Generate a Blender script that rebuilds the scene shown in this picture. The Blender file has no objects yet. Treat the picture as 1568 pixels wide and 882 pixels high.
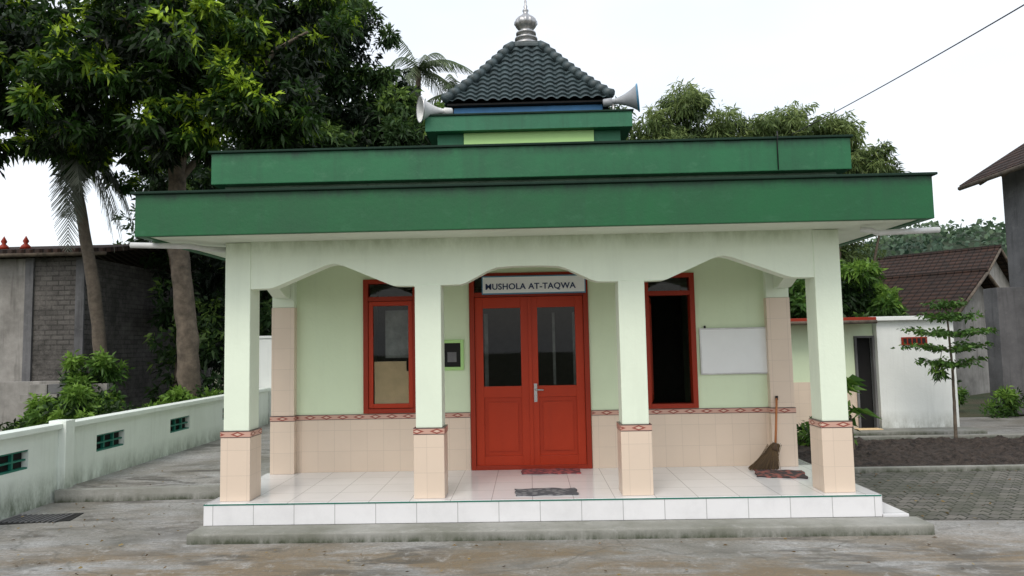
import bpy, bmesh, math, random
import numpy as np
from mathutils import Vector, Matrix, noise
random.seed(4); rng=np.random.default_rng(7)
S=bpy.context.scene
COL=S.collection

# ------------------------------------------------------------------ materials
def new_mat(name):
    m=bpy.data.materials.new(name); m.use_nodes=True
    nt=m.node_tree; nt.nodes.clear()
    out=nt.nodes.new('ShaderNodeOutputMaterial')
    b=nt.nodes.new('ShaderNodeBsdfPrincipled')
    nt.links.new(b.outputs[0],out.inputs[0])
    return m,nt,b,out
def N(nt,t,**k):
    n=nt.nodes.new(t)
    for a,v in k.items(): setattr(n,a,v)
    return n
def L(nt,a,b): nt.links.new(a,b)
def coords(nt,sx=1,sy=1,sz=1):
    tc=N(nt,'ShaderNodeTexCoord'); mp=N(nt,'ShaderNodeMapping')
    mp.inputs['Scale'].default_value=(sx,sy,sz); L(nt,tc.outputs['Object'],mp.inputs[0]); return mp.outputs[0]
def noi(nt,vec,scale,detail=4,rough=.6,dist=0):
    n=N(nt,'ShaderNodeTexNoise'); n.inputs['Scale'].default_value=scale; n.inputs['Detail'].default_value=detail
    n.inputs['Roughness'].default_value=rough; n.inputs['Distortion'].default_value=dist
    L(nt,vec,n.inputs['Vector']); return n.outputs['Fac']
def ramp(nt,fac,stops):
    r=N(nt,'ShaderNodeValToRGB'); e=r.color_ramp.elements
    while len(e)<len(stops): e.new(.5)
    for i,(p,c) in enumerate(stops):
        e[i].position=p; e[i].color=(*c,1) if len(c)==3 else c
    L(nt,fac,r.inputs[0]); return r.outputs[0]
def g(v): return (v,v,v)
def mixc(nt,fac,a,b,mode='MIX'):
    m=N(nt,'ShaderNodeMix',data_type='RGBA',blend_type=mode)
    for s,v in ((0,fac),(6,a),(7,b)):
        if hasattr(v,'is_linked'): L(nt,v,m.inputs[s])
        else: m.inputs[s].default_value = v if s==0 else (*v,1)
    return m.outputs[2]
def mth(nt,op,a,b=None,c=None):
    m=N(nt,'ShaderNodeMath',operation=op)
    for i,v in enumerate((a,b,c)):
        if v is None: continue
        if isinstance(v,(int,float)): m.inputs[i].default_value=v
        else: L(nt,v,m.inputs[i])
    return m.outputs[0]
def bump(nt,b,h,strength=.3,dist=.01):
    n=N(nt,'ShaderNodeBump'); n.inputs['Strength'].default_value=strength; n.inputs['Distance'].default_value=dist
    L(nt,h,n.inputs['Height']); L(nt,n.outputs[0],b.inputs['Normal'])
def sepxyz(nt):
    tc=N(nt,'ShaderNodeTexCoord'); s=N(nt,'ShaderNodeSeparateXYZ'); L(nt,tc.outputs['Object'],s.inputs[0]); return s.outputs

def paint(name,col,dirt=.35,rough=.6,streak=.3,grime_shade=None,dirtcol=None,bmp=.25,spec=.5,worn=None):
    m,nt,b,o=new_mat(name)
    dc=dirtcol or tuple(c*.45 for c in col)
    v=coords(nt)
    n1=noi(nt,v,1.3,5,.65); f=ramp(nt,n1,[(.35,g(0)),(.75,g(dirt))])
    c=mixc(nt,f,col,dc)
    vs=coords(nt,7,7,.5); n2=noi(nt,vs,1.0,3,.7); f2=ramp(nt,n2,[(.52,g(0)),(.8,g(streak))])
    c=mixc(nt,f2,c,dc)
    if worn: c=mixc(nt,ramp(nt,noi(nt,coords(nt,1,1,1.6),5,6,.75),[(.56,g(0)),(.70,g(.45))]),c,worn)
    if grime_shade is not None:
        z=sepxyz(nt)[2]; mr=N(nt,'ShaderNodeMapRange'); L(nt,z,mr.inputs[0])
        mr.inputs[1].default_value=grime_shade[0]; mr.inputs[2].default_value=grime_shade[1]; mr.inputs[3].default_value=1; mr.inputs[4].default_value=0
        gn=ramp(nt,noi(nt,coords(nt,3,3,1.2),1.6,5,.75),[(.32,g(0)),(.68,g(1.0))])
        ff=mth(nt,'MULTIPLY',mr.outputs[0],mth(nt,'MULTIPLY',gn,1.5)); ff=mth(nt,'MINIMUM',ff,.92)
        c=mixc(nt,ff,c,grime_shade[2] if len(grime_shade)>2 else (.12,.12,.09))
    L(nt,c,b.inputs['Base Color']); b.inputs['Roughness'].default_value=rough; b.inputs['Specular IOR Level'].default_value=spec
    bump(nt,b,noi(nt,v,22,4,.65),bmp,.010)
    return m

def tiles(name,col,w,h,mortar=.004,vertical=True,rough=.25,mcol=None,var=.06,spec=.5,stain=.2):
    m,nt,b,o=new_mat(name)
    s=sepxyz(nt); cb=N(nt,'ShaderNodeCombineXYZ')
    if vertical:
        L(nt,mth(nt,'ADD',s[0],s[1]),cb.inputs[0]); L(nt,s[2],cb.inputs[1])
    else:
        L(nt,s[0],cb.inputs[0]); L(nt,s[1],cb.inputs[1])
    br=N(nt,'ShaderNodeTexBrick'); br.offset=0; br.squash=1
    br.inputs['Scale'].default_value=1; br.inputs['Brick Width'].default_value=w; br.inputs['Row Height'].default_value=h
    br.inputs['Mortar Size'].default_value=mortar; br.inputs['Mortar Smooth'].default_value=.2
    br.inputs['Color1'].default_value=(*col,1); br.inputs['Color2'].default_value=(*[c*(1-var) for c in col],1)
    br.inputs['Mortar'].default_value=(*(mcol or tuple(c*.6 for c in col)),1)
    L(nt,cb.outputs[0],br.inputs['Vector'])
    v=coords(nt); nf=noi(nt,v,2.5,5,.7); st=ramp(nt,nf,[(.45,g(0)),(.8,g(stain))])
    c=mixc(nt,st,br.outputs['Color'],tuple(x*.55 for x in col))
    L(nt,c,b.inputs['Base Color'])
    rr=mixc(nt,nf,g(rough*.6),g(min(1,rough*1.7))); L(nt,rr,b.inputs['Roughness'])
    b.inputs['Specular IOR Level'].default_value=spec
    inv=mth(nt,'SUBTRACT',1,br.outputs['Fac']); bump(nt,b,mth(nt,'ADD',inv,mth(nt,'MULTIPLY',noi(nt,v,1.5,1),.4)),.35,.003)
    return m

def plain(name,col,rough=.5,metal=0,var=.25,scale=8,bmp=.1):
    m,nt,b,o=new_mat(name); v=coords(nt)
    f=noi(nt,v,scale,4,.65)
    c=mixc(nt,ramp(nt,f,[(.3,g(0)),(.75,g(1))]),col,tuple(x*(1-var) for x in col))
    L(nt,c,b.inputs['Base Color']); b.inputs['Roughness'].default_value=rough; b.inputs['Metallic'].default_value=metal
    if bmp>.15: bump(nt,b,noi(nt,v,scale*5,3),bmp,.012)
    return m

def leafmat(name,dark,mid,bright,trans=.35):
    m,nt,b,o=new_mat(name)
    at=N(nt,'ShaderNodeAttribute'); at.attribute_name='v'
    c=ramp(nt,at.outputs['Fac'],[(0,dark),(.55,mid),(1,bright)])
    L(nt,c,b.inputs['Base Color']); b.inputs['Roughness'].default_value=.5
    b.inputs['Specular IOR Level'].default_value=.3
    tr=N(nt,'ShaderNodeBsdfTranslucent'); L(nt,c,tr.inputs[0])
    mx=N(nt,'ShaderNodeMixShader'); mx.inputs[0].default_value=trans
    L(nt,b.outputs[0],mx.inputs[1]); L(nt,tr.outputs[0],mx.inputs[2]); L(nt,mx.outputs[0],o.inputs[0])
    return m

M={}
M['wall']=paint('wall_pale_green',(.665,.775,.545),.12,.6,.08)
M['column']=paint('column_pale',(.75,.84,.69),.14,.55,.12,grime_shade=(2.62,2.42,(.50,.58,.43)))  # top tint paints a shade gradient below the soffit, broken by noise
M['soffit']=paint('soffit_pale',(.74,.80,.68),.25,.7,.0)
M['fascia']=paint('fascia_green',(.010,.108,.036),.6,.5,.45,grime_shade=(3.0,2.88,(.010,.035,.022)),dirtcol=(.016,.065,.032),spec=.35,worn=(.030,.135,.062))
M['fascia2']=paint('fascia_green_faded',(.020,.148,.060),.6,.55,.55,grime_shade=(3.55,3.42,(.012,.04,.027)),dirtcol=(.020,.078,.042),spec=.35,worn=(.06,.19,.10))
M['fascia3']=paint('tower_green',(.028,.165,.085),.5,.55,.5,dirtcol=(.022,.08,.045),spec=.35,worn=(.07,.20,.12))
M['lip']=paint('dark_edge',(.014,.035,.024),.4,.8,.3,spec=.2)
M['riser']=paint('dirty_riser',(.20,.30,.22),.8,.8,.7,dirtcol=(.04,.07,.045))
M['tile']=tiles('wainscot_beige_tile',(.70,.575,.46),.2,.25,.0022,True,.3,(.56,.46,.37),.04,stain=.10)
M['floor']=tiles('porch_floor_tile',(.76,.76,.77),.4,.4,.004,False,.10,(.42,.43,.43),.03,.6,stain=.16)
M['floorv']=tiles('porch_riser_tile',(.76,.76,.77),.4,.4,.004,True,.2,(.40,.40,.40),.03,stain=.32)
M['red']=paint('door_red_paint',(.40,.034,.008),.3,.42,.15,dirtcol=(.23,.02,.007),bmp=.12,spec=.25)
M['redd']=paint('window_red_paint',(.29,.027,.009),.3,.45,.15,dirtcol=(.14,.014,.007),bmp=.12,spec=.25)
M['white']=paint('white_paint',(.80,.83,.80),.15,.6,.2,grime_shade=(-.3,.1,(.35,.36,.31)))
M['fence']=paint('fence_white_paint',(.76,.82,.76),.25,.75,.28,grime_shade=(-.35,.12,(.12,.15,.10)),dirtcol=(.42,.46,.40))
M['teal']=paint('teal_vent',(.01,.16,.11),.3,.5,.2)
M['dark']=plain('dark_void',(.012,.012,.012),.9)
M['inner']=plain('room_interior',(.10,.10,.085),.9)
M['blue']=plain('blue_board',(.05,.20,.42),.6)
M['rooftile']=plain('slate_green_roof_tile',(.062,.092,.098),.5,0,.62,6,.3)
M['silver']=plain('finial_aluminium',(.5,.5,.5),.35,.8,.4,20)
M['pvc']=plain('pvc_white',(.70,.71,.70),.4)
M['greymetal']=plain('horn_grey',(.36,.38,.40),.45,0,.3)
M['sign']=plain('sign_white',(.84,.86,.87),.4,0,.05)
M['navy']=plain('navy_letters',(.008,.03,.12),.5)
M['signblue']=plain('sign_blue_border',(.08,.26,.42),.4)
M['alu']=plain('aluminium',(.6,.6,.6),.3,.6)
M['lime']=paint('lime_frame',(.40,.66,.24),.1,.5,.05)
M['board']=plain('whiteboard_surface',(.80,.82,.82),.25,0,.06,3,0)
M['card']=plain('cardboard',(.90,.66,.38),.8,0,.25,5)
M['curtain']=plain('grey_curtain',(.35,.36,.33),.9,0,.5,9)
M['hand']=plain('handle_steel',(.5,.5,.5),.25,.9)
M['broomstick']=plain('broom_stick',(.45,.16,.05),.5)
M['bristle']=plain('broom_bristle',(.10,.06,.035),.9,0,.6,60)
M['wire']=plain('cable_black',(.015,.015,.015),.6)
M['bark']=plain('bark_brown',(.17,.135,.10),.9,0,.75,6,1)
M['bark2']=plain('palm_bark',(.15,.12,.09),.9,0,.6,9,1)
M['concw']=paint('raw_dark_concrete',(.17,.17,.175),.8,.9,.8,dirtcol=(.05,.05,.052),bmp=.6,worn=(.26,.26,.26))
M['oldwall']=paint('old_plaster',(.36,.345,.32),.9,.9,.9,dirtcol=(.10,.095,.085),bmp=.6)
M['step']=paint('concrete_step',(.33,.33,.305),.8,.85,.3,grime_shade=(-.3,-.215,(.045,.055,.03)),dirtcol=(.14,.145,.11),bmp=.8,worn=(.43,.43,.41))

def glassmat():
    m,nt,b,o=new_mat('window_glass_dark')
    tp=N(nt,'ShaderNodeBsdfTransparent'); tp.inputs[0].default_value=(.88,.90,.90,1)
    gl=N(nt,'ShaderNodeBsdfGlossy'); gl.inputs['Roughness'].default_value=.02; gl.inputs[0].default_value=(.5,.5,.5,1)
    fr=N(nt,'ShaderNodeFresnel'); fr.inputs[0].default_value=1.4
    mx=N(nt,'ShaderNodeMixShader'); L(nt,fr.outputs[0],mx.inputs[0]); L(nt,tp.outputs[0],mx.inputs[1]); L(nt,gl.outputs[0],mx.inputs[2]); L(nt,mx.outputs[0],o.inputs[0])
    return m
M['glass']=glassmat()

def bordermat():
    m,nt,b,o=new_mat('decorative_border_tile')
    s=sepxyz(nt); hx=mth(nt,'ADD',s[0],s[1])
    fx=mth(nt,'FRACT',mth(nt,'DIVIDE',mth(nt,'ADD',hx,40),.20)); fz=mth(nt,'DIVIDE',mth(nt,'SUBTRACT',s[2],.625),.065)
    d=mth(nt,'ADD',mth(nt,'MULTIPLY',mth(nt,'ABSOLUTE',mth(nt,'SUBTRACT',fx,.5)),1.1),mth(nt,'ABSOLUTE',mth(nt,'SUBTRACT',fz,.5)))
    dm=mth(nt,'LESS_THAN',d,.40); dm2=mth(nt,'LESS_THAN',d,.2)
    edge=mth(nt,'GREATER_THAN',mth(nt,'ABSOLUTE',mth(nt,'SUBTRACT',fz,.5)),.38)
    c=mixc(nt,dm,(.54,.33,.26),(.28,.07,.05)); c=mixc(nt,dm2,c,(.62,.45,.36)); c=mixc(nt,edge,c,(.10,.065,.06))
    L(nt,c,b.inputs['Base Color']); b.inputs['Roughness'].default_value=.3
    return m
M['border']=bordermat()

def concrete():
    m,nt,b,o=new_mat('yard_concrete'); v=coords(nt)
    n=noi(nt,v,.6,7,.66,.4)
    c=ramp(nt,n,[(.30,(.15,.145,.125)),(.43,(.255,.25,.23)),(.53,(.335,.335,.325)),(.68,(.44,.445,.445))])
    vv=coords(nt,.5,1.5,1); s=ramp(nt,noi(nt,vv,.9,7,.72,.6),[(.42,g(0)),(.56,g(.9))])
    p=sepxyz(nt); mr=N(nt,'ShaderNodeMapRange'); L(nt,p[1],mr.inputs[0]); mr.inputs[1].default_value=-1.8; mr.inputs[2].default_value=-2.4
    mr.inputs[3].default_value=.25; mr.inputs[4].default_value=1
    s=mth(nt,'MULTIPLY',s,mr.outputs[0])
    c=mixc(nt,s,c,(.20,.145,.08))
    s2=ramp(nt,noi(nt,vv,1.9,7,.74,.8),[(.50,g(0)),(.60,g(.85))]); s2=mth(nt,'MULTIPLY',s2,ramp(nt,noi(nt,v,.5,2,.5),[(.40,g(.15)),(.56,g(1))]))
    c=mixc(nt,s2,c,(.075,.07,.06))
    s3=ramp(nt,noi(nt,v,5.5,6,.78,.3),[(.56,g(0)),(.68,g(.55))]); c=mixc(nt,s3,c,(.50,.505,.50))
    ds=N(nt,'ShaderNodeVectorMath',operation='ADD'); nn=N(nt,'ShaderNodeTexNoise'); nn.inputs['Scale'].default_value=1.1; nn.inputs['Detail'].default_value=5; L(nt,v,nn.inputs['Vector'])
    L(nt,v,ds.inputs[0]); L(nt,nn.outputs['Color'],ds.inputs[1])
    vo=N(nt,'ShaderNodeTexVoronoi',feature='DISTANCE_TO_EDGE'); vo.inputs['Scale'].default_value=.17; L(nt,ds.outputs[0],vo.inputs['Vector'])
    ck=ramp(nt,vo.outputs['Distance'],[(.0006,g(.5)),(.002,g(0))]); c=mixc(nt,ck,c,(.09,.09,.075))
    fine=noi(nt,v,30,4,.75)
    sp=ramp(nt,fine,[(.36,g(.5)),(.56,g(0))]); c=mixc(nt,sp,c,(.12,.12,.105))
    L(nt,c,b.inputs['Base Color'])
    L(nt,ramp(nt,n,[(.32,g(.42)),(.55,g(.85))]),b.inputs['Roughness'])
    bump(nt,b,fine,.6,.012)
    return m
M['conc']=concrete()
def earth(name,a,bc,scale=1.5,bs=.9,dist=.05):
    m,nt,b,o=new_mat(name); v=coords(nt)
    c=mixc(nt,ramp(nt,noi(nt,v,scale,6,.75),[(.38,g(0)),(.62,g(1))]),a,bc)
    L(nt,c,b.inputs['Base Color']); b.inputs['Roughness'].default_value=.95
    bump(nt,b,noi(nt,v,14,5,.8),bs,dist); return m
M['grass']=earth('ground_green',(.035,.06,.018),(.09,.075,.04),.8)
M['soil']=earth('dark_garden_soil',(.022,.017,.014),(.095,.072,.058),9,1,.08)
M['hill']=earth('hill_green_hazy',(.05,.10,.05),(.10,.15,.075),.12,1,2)  # distance haze is mixed into this green
def pavers():
    m,nt,b,o=new_mat('interlocking_pavers'); v=coords(nt)
    br=N(nt,'ShaderNodeTexBrick'); br.offset=.5
    br.inputs['Scale'].default_value=1; br.inputs['Brick Width'].default_value=.21; br.inputs['Row Height'].default_value=.14
    br.inputs['Mortar Size'].default_value=.012; br.inputs['Mortar Smooth'].default_value=.5
    br.inputs['Color1'].default_value=(.20,.185,.165,1); br.inputs['Color2'].default_value=(.11,.105,.095,1); br.inputs['Mortar'].default_value=(.022,.026,.014,1)
    s=sepxyz(nt); cb=N(nt,'ShaderNodeCombineXYZ')
    zz=mth(nt,'PINGPONG',s[0],.0525); L(nt,s[0],cb.inputs[0]); L(nt,mth(nt,'ADD',s[1],mth(nt,'MULTIPLY',zz,.9)),cb.inputs[1]); L(nt,cb.outputs[0],br.inputs['Vector'])
    c=mixc(nt,ramp(nt,noi(nt,v,1.2,6,.7),[(.4,g(0)),(.65,g(.7))]),br.outputs['Color'],(.065,.07,.045))
    L(nt,c,b.inputs['Base Color']); b.inputs['Roughness'].default_value=.9
    bump(nt,b,mth(nt,'SUBTRACT',mth(nt,'MULTIPLY',noi(nt,v,40,3),.3),br.outputs['Fac']),.8,.012); return m
M['pave']=pavers()
def blocks(name,c1,c2,mort):
    m,nt,b,o=new_mat(name); s=sepxyz(nt); cb=N(nt,'ShaderNodeCombineXYZ'); L(nt,mth(nt,'ADD',s[0],s[1]),cb.inputs[0]); L(nt,s[2],cb.inputs[1])
    br=N(nt,'ShaderNodeTexBrick'); br.inputs['Scale'].default_value=1; br.inputs['Brick Width'].default_value=.3; br.inputs['Row Height'].default_value=.12
    br.inputs['Mortar Size'].default_value=.014; br.inputs['Color1'].default_value=(*c1,1); br.inputs['Color2'].default_value=(*c2,1); br.inputs['Mortar'].default_value=(*mort,1)
    L(nt,cb.outputs[0],br.inputs['Vector']); v=coords(nt)
    c=mixc(nt,ramp(nt,noi(nt,v,.9,7,.7),[(.4,g(0)),(.65,g(.85))]),br.outputs['Color'],(.045,.043,.038))
    c=mixc(nt,ramp(nt,noi(nt,v,3,7,.8),[(.45,g(0)),(.65,g(.6))]),c,(.20,.185,.17))
    L(nt,c,b.inputs['Base Color']); b.inputs['Roughness'].default_value=.95; bump(nt,b,mth(nt,'SUBTRACT',noi(nt,v,20,4),br.outputs['Fac']),1,.03); return m
M['block']=blocks('grey_block_wall',(.14,.13,.12),(.085,.078,.072),(.06,.058,.052))
def clayroof():
    m,nt,b,o=new_mat('old_clay_roof_tiles'); v=coords(nt)
    s=sepxyz(nt); w=mth(nt,'SINE',mth(nt,'MULTIPLY',s[0],2*math.pi/.22)); r=mth(nt,'FRACT',mth(nt,'DIVIDE',mth(nt,'ADD',s[1],50),.24))
    c=mixc(nt,ramp(nt,noi(nt,v,2.5,7,.8),[(.35,g(0)),(.65,g(1))]),(.075,.042,.032),(.03,.026,.024))
    c=mixc(nt,mth(nt,'GREATER_THAN',r,.87),c,(.012,.01,.01)); c=mixc(nt,mth(nt,'LESS_THAN',w,-.8),c,(.018,.014,.012))
    L(nt,c,b.inputs['Base Color']); b.inputs['Roughness'].default_value=.9; b.inputs['Specular IOR Level'].default_value=.2
    bump(nt,b,mth(nt,'ADD',w,r),1,.04); return m
M['clay']=clayroof()
def matmat(name,a,bc):
    m,nt,b,o=new_mat(name); v=coords(nt); vo=N(nt,'ShaderNodeTexVoronoi'); vo.inputs['Scale'].default_value=16; L(nt,v,vo.inputs['Vector'])
    L(nt,mixc(nt,ramp(nt,vo.outputs['Distance'],[(.3,g(0)),(.55,g(1))]),a,bc),b.inputs['Base Color']); b.inputs['Roughness'].default_value=1; bump(nt,b,noi(nt,v,150,3),1,.006); return m
M['mat1']=matmat('mat_red',(.42,.10,.10),(.16,.05,.06)); M['mat2']=matmat('mat_grey',(.19,.19,.20),(.08,.08,.09)); M['mat3']=matmat('mat_brown',(.30,.10,.08),(.05,.04,.04))
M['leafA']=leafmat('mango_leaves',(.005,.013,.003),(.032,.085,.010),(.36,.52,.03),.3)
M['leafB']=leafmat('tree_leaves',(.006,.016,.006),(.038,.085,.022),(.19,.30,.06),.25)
M['leafC']=leafmat('bamboo_leaves',(.025,.045,.015),(.095,.15,.045),(.24,.31,.10),.35)
M['leafD']=leafmat('shrub_leaves',(.012,.03,.008),(.06,.14,.025),(.19,.33,.05),.3)
M['leafH']=leafmat('hill_leaves_hazy',(.045,.085,.055),(.08,.135,.075),(.13,.19,.10),.2)  # bluish, lifted greens carry the aerial haze in the leaf colour
M['palm']=leafmat('palm_frond',(.03,.05,.02),(.08,.12,.05),(.22,.27,.15),.25)
M['palmdry']=leafmat('palm_frond_pale',(.07,.08,.06),(.17,.19,.15),(.32,.35,.29),.25)
M['litter']=leafmat('dry_leaves',(.05,.03,.015),(.16,.10,.04),(.30,.22,.08),.1)

# ------------------------------------------------------------------ helpers
def group(name,loc=(0,0,0),rot=0):
    e=bpy.data.objects.new(name,None); e.location=loc; e.rotation_euler=(0,0,rot); e.empty_display_size=.3; COL.objects.link(e); return e
def add(name,me,mat,parent=None,local=False,smooth=False):
    o=bpy.data.objects.new(name,me); COL.objects.link(o)
    if mat: me.materials.append(M[mat] if isinstance(mat,str) else mat)
    if smooth:
        me.polygons.foreach_set('use_smooth',[True]*len(me.polygons))
    if parent:
        o.parent=parent
        if not local: o.matrix_parent_inverse=(Matrix.Translation(parent.location)@Matrix.Rotation(parent.rotation_euler.z,4,'Z')).inverted()
    return o
def box(name,x0,x1,y0,y1,z0,z1,mat,parent=None,bev=.006,local=False):
    bm=bmesh.new(); bmesh.ops.create_cube(bm,size=1)
    for v in bm.verts: v.co=Vector(((x0+x1)/2+v.co.x*(x1-x0),(y0+y1)/2+v.co.y*(y1-y0),(z0+z1)/2+v.co.z*(z1-z0)))
    if bev and min(x1-x0,y1-y0,z1-z0)>bev*2.5: bmesh.ops.bevel(bm,geom=bm.edges[:],offset=bev,segments=2,affect='EDGES',profile=.6)
    me=bpy.data.meshes.new(name); bm.to_mesh(me); bm.free(); return add(name,me,mat,parent,local)
def prism(name,pts,axis,a0,a1,mat,parent=None,local=False):
    f={'y':lambda p,a:(p[0],a,p[1]),'x':lambda p,a:(a,p[0],p[1]),'z':lambda p,a:(p[0],p[1],a)}[axis]
    n=len(pts); vs=[f(p,a0) for p in pts]+[f(p,a1) for p in pts]
    fs=[list(range(n)),list(range(2*n-1,n-1,-1))]+[[i,i+n,(i+1)%n+n,(i+1)%n] for i in range(n)]
    me=bpy.data.meshes.new(name); me.from_pydata(vs,[],fs); bm=bmesh.new(); bm.from_mesh(me); bmesh.ops.recalc_face_normals(bm,faces=bm.faces[:]); bmesh.ops.triangulate(bm,faces=[x for x in bm.faces if len(x.verts)>4]); bm.to_mesh(me); bm.free()
    return add(name,me,mat,parent,local)
def tube(name,pts,rad,mat,parent=None,n=8,local=False):
    pts=[Vector(p) for p in pts]
    if not hasattr(rad,'__len__'): rad=[rad]*len(pts)
    vs=[];fs=[]; ref=None
    for i,p in enumerate(pts):
        d=(pts[min(i+1,len(pts)-1)]-pts[max(i-1,0)]).normalized()
        a=d.cross(Vector((.3,1,.11))) if abs(d.y)<.9 else d.cross(Vector((1,.1,0))); a.normalize()
        if ref is not None and a.dot(ref)<0:a=-a
        ref=a; b=d.cross(a)
        for k in range(n):
            t=2*math.pi*k/n; vs.append(p+(a*math.cos(t)+b*math.sin(t))*rad[i])
    for i in range(len(pts)-1):
        for k in range(n): fs.append([i*n+k,i*n+(k+1)%n,(i+1)*n+(k+1)%n,(i+1)*n+k])
    fs.append(list(range(n))[::-1]); fs.append([len(vs)-n+k for k in range(n)])
    me=bpy.data.meshes.new(name); me.from_pydata(vs,[],fs); return add(name,me,mat,parent,local,True)
def lathe(name,prof,mat,parent,origin,axis=(0,0,1),n=32,rib=None):
    z=Vector(axis).normalized(); q=Vector((0,0,1)).rotation_difference(z); vs=[];fs=[]
    for i,(r,h) in enumerate(prof):
        for k in range(n):
            t=2*math.pi*k/n; rr=r*(1+(rib[2]*math.cos(rib[3]*t) if rib and rib[0]<=i<=rib[1] else 0))
            vs.append(Vector(origin)+q@Vector((rr*math.cos(t),rr*math.sin(t),h)))
    for i in range(len(prof)-1):
        for k in range(n): fs.append([i*n+k,i*n+(k+1)%n,(i+1)*n+(k+1)%n,(i+1)*n+k])
    me=bpy.data.meshes.new(name); me.from_pydata(vs,[],fs); return add(name,me,mat,parent,False,True)
def np_quads(name,V,val,mat,parent):
    n=len(V)//4; me=bpy.data.meshes.new(name)
    me.vertices.add(4*n); me.vertices.foreach_set('co',V.astype(np.float32).ravel())
    me.loops.add(4*n); me.loops.foreach_set('vertex_index',np.arange(4*n,dtype=np.int32))
    me.polygons.add(n); me.polygons.foreach_set('loop_start',np.arange(0,4*n,4,dtype=np.int32))
    try: me.polygons.foreach_set('loop_total',np.full(n,4,dtype=np.int32))
    except Exception: pass
    a=me.attributes.new('v','FLOAT','FACE'); a.data.foreach_set('value',np.clip(val,0,1).astype(np.float32))
    me.update(calc_edges=True); return add(name,me,mat,parent)
def nrm(a): return a/np.maximum(np.linalg.norm(a,axis=1,keepdims=True),1e-6)
def leaf_quads(P,D,length,width,fold=.15):
    n=len(P); D=nrm(D); Sd=nrm(np.cross(D,rng.normal(size=(n,3))))
    l=(length*rng.uniform(.65,1.25,n))[:,None]; w=(width*rng.uniform(.7,1.2,n))[:,None]
    tip=P+D*l; tip[:,2]-=(l[:,0]*fold); mid=P+D*l*.45
    V=np.stack([P,mid+Sd*w*.5,tip,mid-Sd*w*.5],1).reshape(-1,3); return V
def crown(name,blobs,mat,parent,whorls,K=10,leaf=.2,width=.055,droop=.35,sub=.33,bright=.5,subn=14,shell=.55,tips=.07):
    vol=np.array([b[3]*b[4]*b[5] for b in blobs])**(2/3); vol/=vol.sum()
    Vs=[];vals=[]
    for b,wt in zip(blobs,vol):
        c=np.array(b[:3]); r=np.array(b[3:6]); nw=max(20,int(whorls*wt))
        ns=max(5,int(subn*(r.mean()**1.2)))
        d=nrm(rng.normal(size=(ns,3))); sc=c+d*r*rng.uniform(shell,1.0,(ns,1)); sr=sub*r.mean()*rng.uniform(.6,1.25,ns); sb=rng.uniform(-.24,.22,ns)
        idx=rng.integers(0,ns,nw); dd=nrm(rng.normal(size=(nw,3))); rad=rng.uniform(.2,1,(nw,1))**.5
        W=sc[idx]+dd*rad*sr[idx][:,None]*np.array([1,1,.75])
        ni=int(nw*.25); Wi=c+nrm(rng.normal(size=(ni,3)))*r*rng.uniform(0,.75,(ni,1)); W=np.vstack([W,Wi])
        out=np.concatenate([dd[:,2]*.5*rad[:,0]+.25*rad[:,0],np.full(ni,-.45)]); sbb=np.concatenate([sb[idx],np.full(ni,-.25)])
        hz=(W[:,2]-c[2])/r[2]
        base=bright+sbb+.42*out+.14*hz  # shade put into leaf value: inner leaves darker, outer and upper ones lighter
        outward=nrm(np.vstack([dd,nrm(Wi-c+1e-3)]))
        P=np.repeat(W,K,0); o=np.repeat(outward,K,0); D=nrm(rng.normal(size=P.shape))+o*.6; D[:,2]-=droop
        P=P+rng.normal(size=P.shape)*leaf*.25
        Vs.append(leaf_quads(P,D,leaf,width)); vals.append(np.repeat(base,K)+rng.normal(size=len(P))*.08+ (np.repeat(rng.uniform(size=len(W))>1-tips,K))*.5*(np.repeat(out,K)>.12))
    return np_quads(name,np.vstack(Vs),np.concatenate(vals),mat,parent)
def trunk(name,pts,r0,r1,mat,parent,n=12):
    P=[];R=[];m=26
    pts=[Vector(p) for p in pts]
    for i in range(m):
        t=i/(m-1)*(len(pts)-1); k=min(int(t),len(pts)-2); f=t-k; p=pts[k].lerp(pts[k+1],f)
        P.append(p+Vector((random.uniform(-1,1),random.uniform(-1,1),0))*r0*.07); R.append((r0+(r1-r0)*i/(m-1))*random.uniform(.94,1.06)*(1.25 if i==0 else 1))
    return tube(name,P,R,mat,parent,n)
def frond(center,az,elev,length,droop,vals,Vs,pale,lw=.045,ll=.55,nl=44):
    p=np.array(center,float); d=np.array([math.cos(az)*math.cos(elev),math.sin(az)*math.cos(elev),math.sin(elev)]); st=length/nl; P=[];D=[]
    for i in range(nl):
        p=p+d*st; d=d+np.array([0,0,-droop/nl]); d/=np.linalg.norm(d); P.append(p.copy()); D.append(d.copy())
    side=np.array([-math.sin(az),math.cos(az),0])
    for s in (-1,1):
        f=np.arange(nl)/nl; ln=ll*np.sin(np.clip(f*1.0+.18,0,1)*math.pi)**.6
        DD=np.array(D)*.55+side*s*.8+np.array([0,0,-.75])+rng.normal(size=(nl,3))*.08; DD=nrm(DD)
        B=np.array(P); T=B+DD*ln[:,None]; Nn=nrm(np.array(D)); w=lw
        Vs.append(np.stack([B-Nn*w*.5,B+Nn*w*.5,T+Nn*w*.15,T-Nn*w*.15],1).reshape(-1,3)); vals.append(np.full(nl,pale)+rng.normal(size=nl)*.1)
    B=np.array(P); Vs.append(np.stack([B[:-1]+[0,0,.02],B[1:]+[0,0,.02],B[1:]-[0,0,.02],B[:-1]-[0,0,.02]],1).reshape(-1,3)); vals.append(np.full(nl-1,pale+.1))
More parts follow.
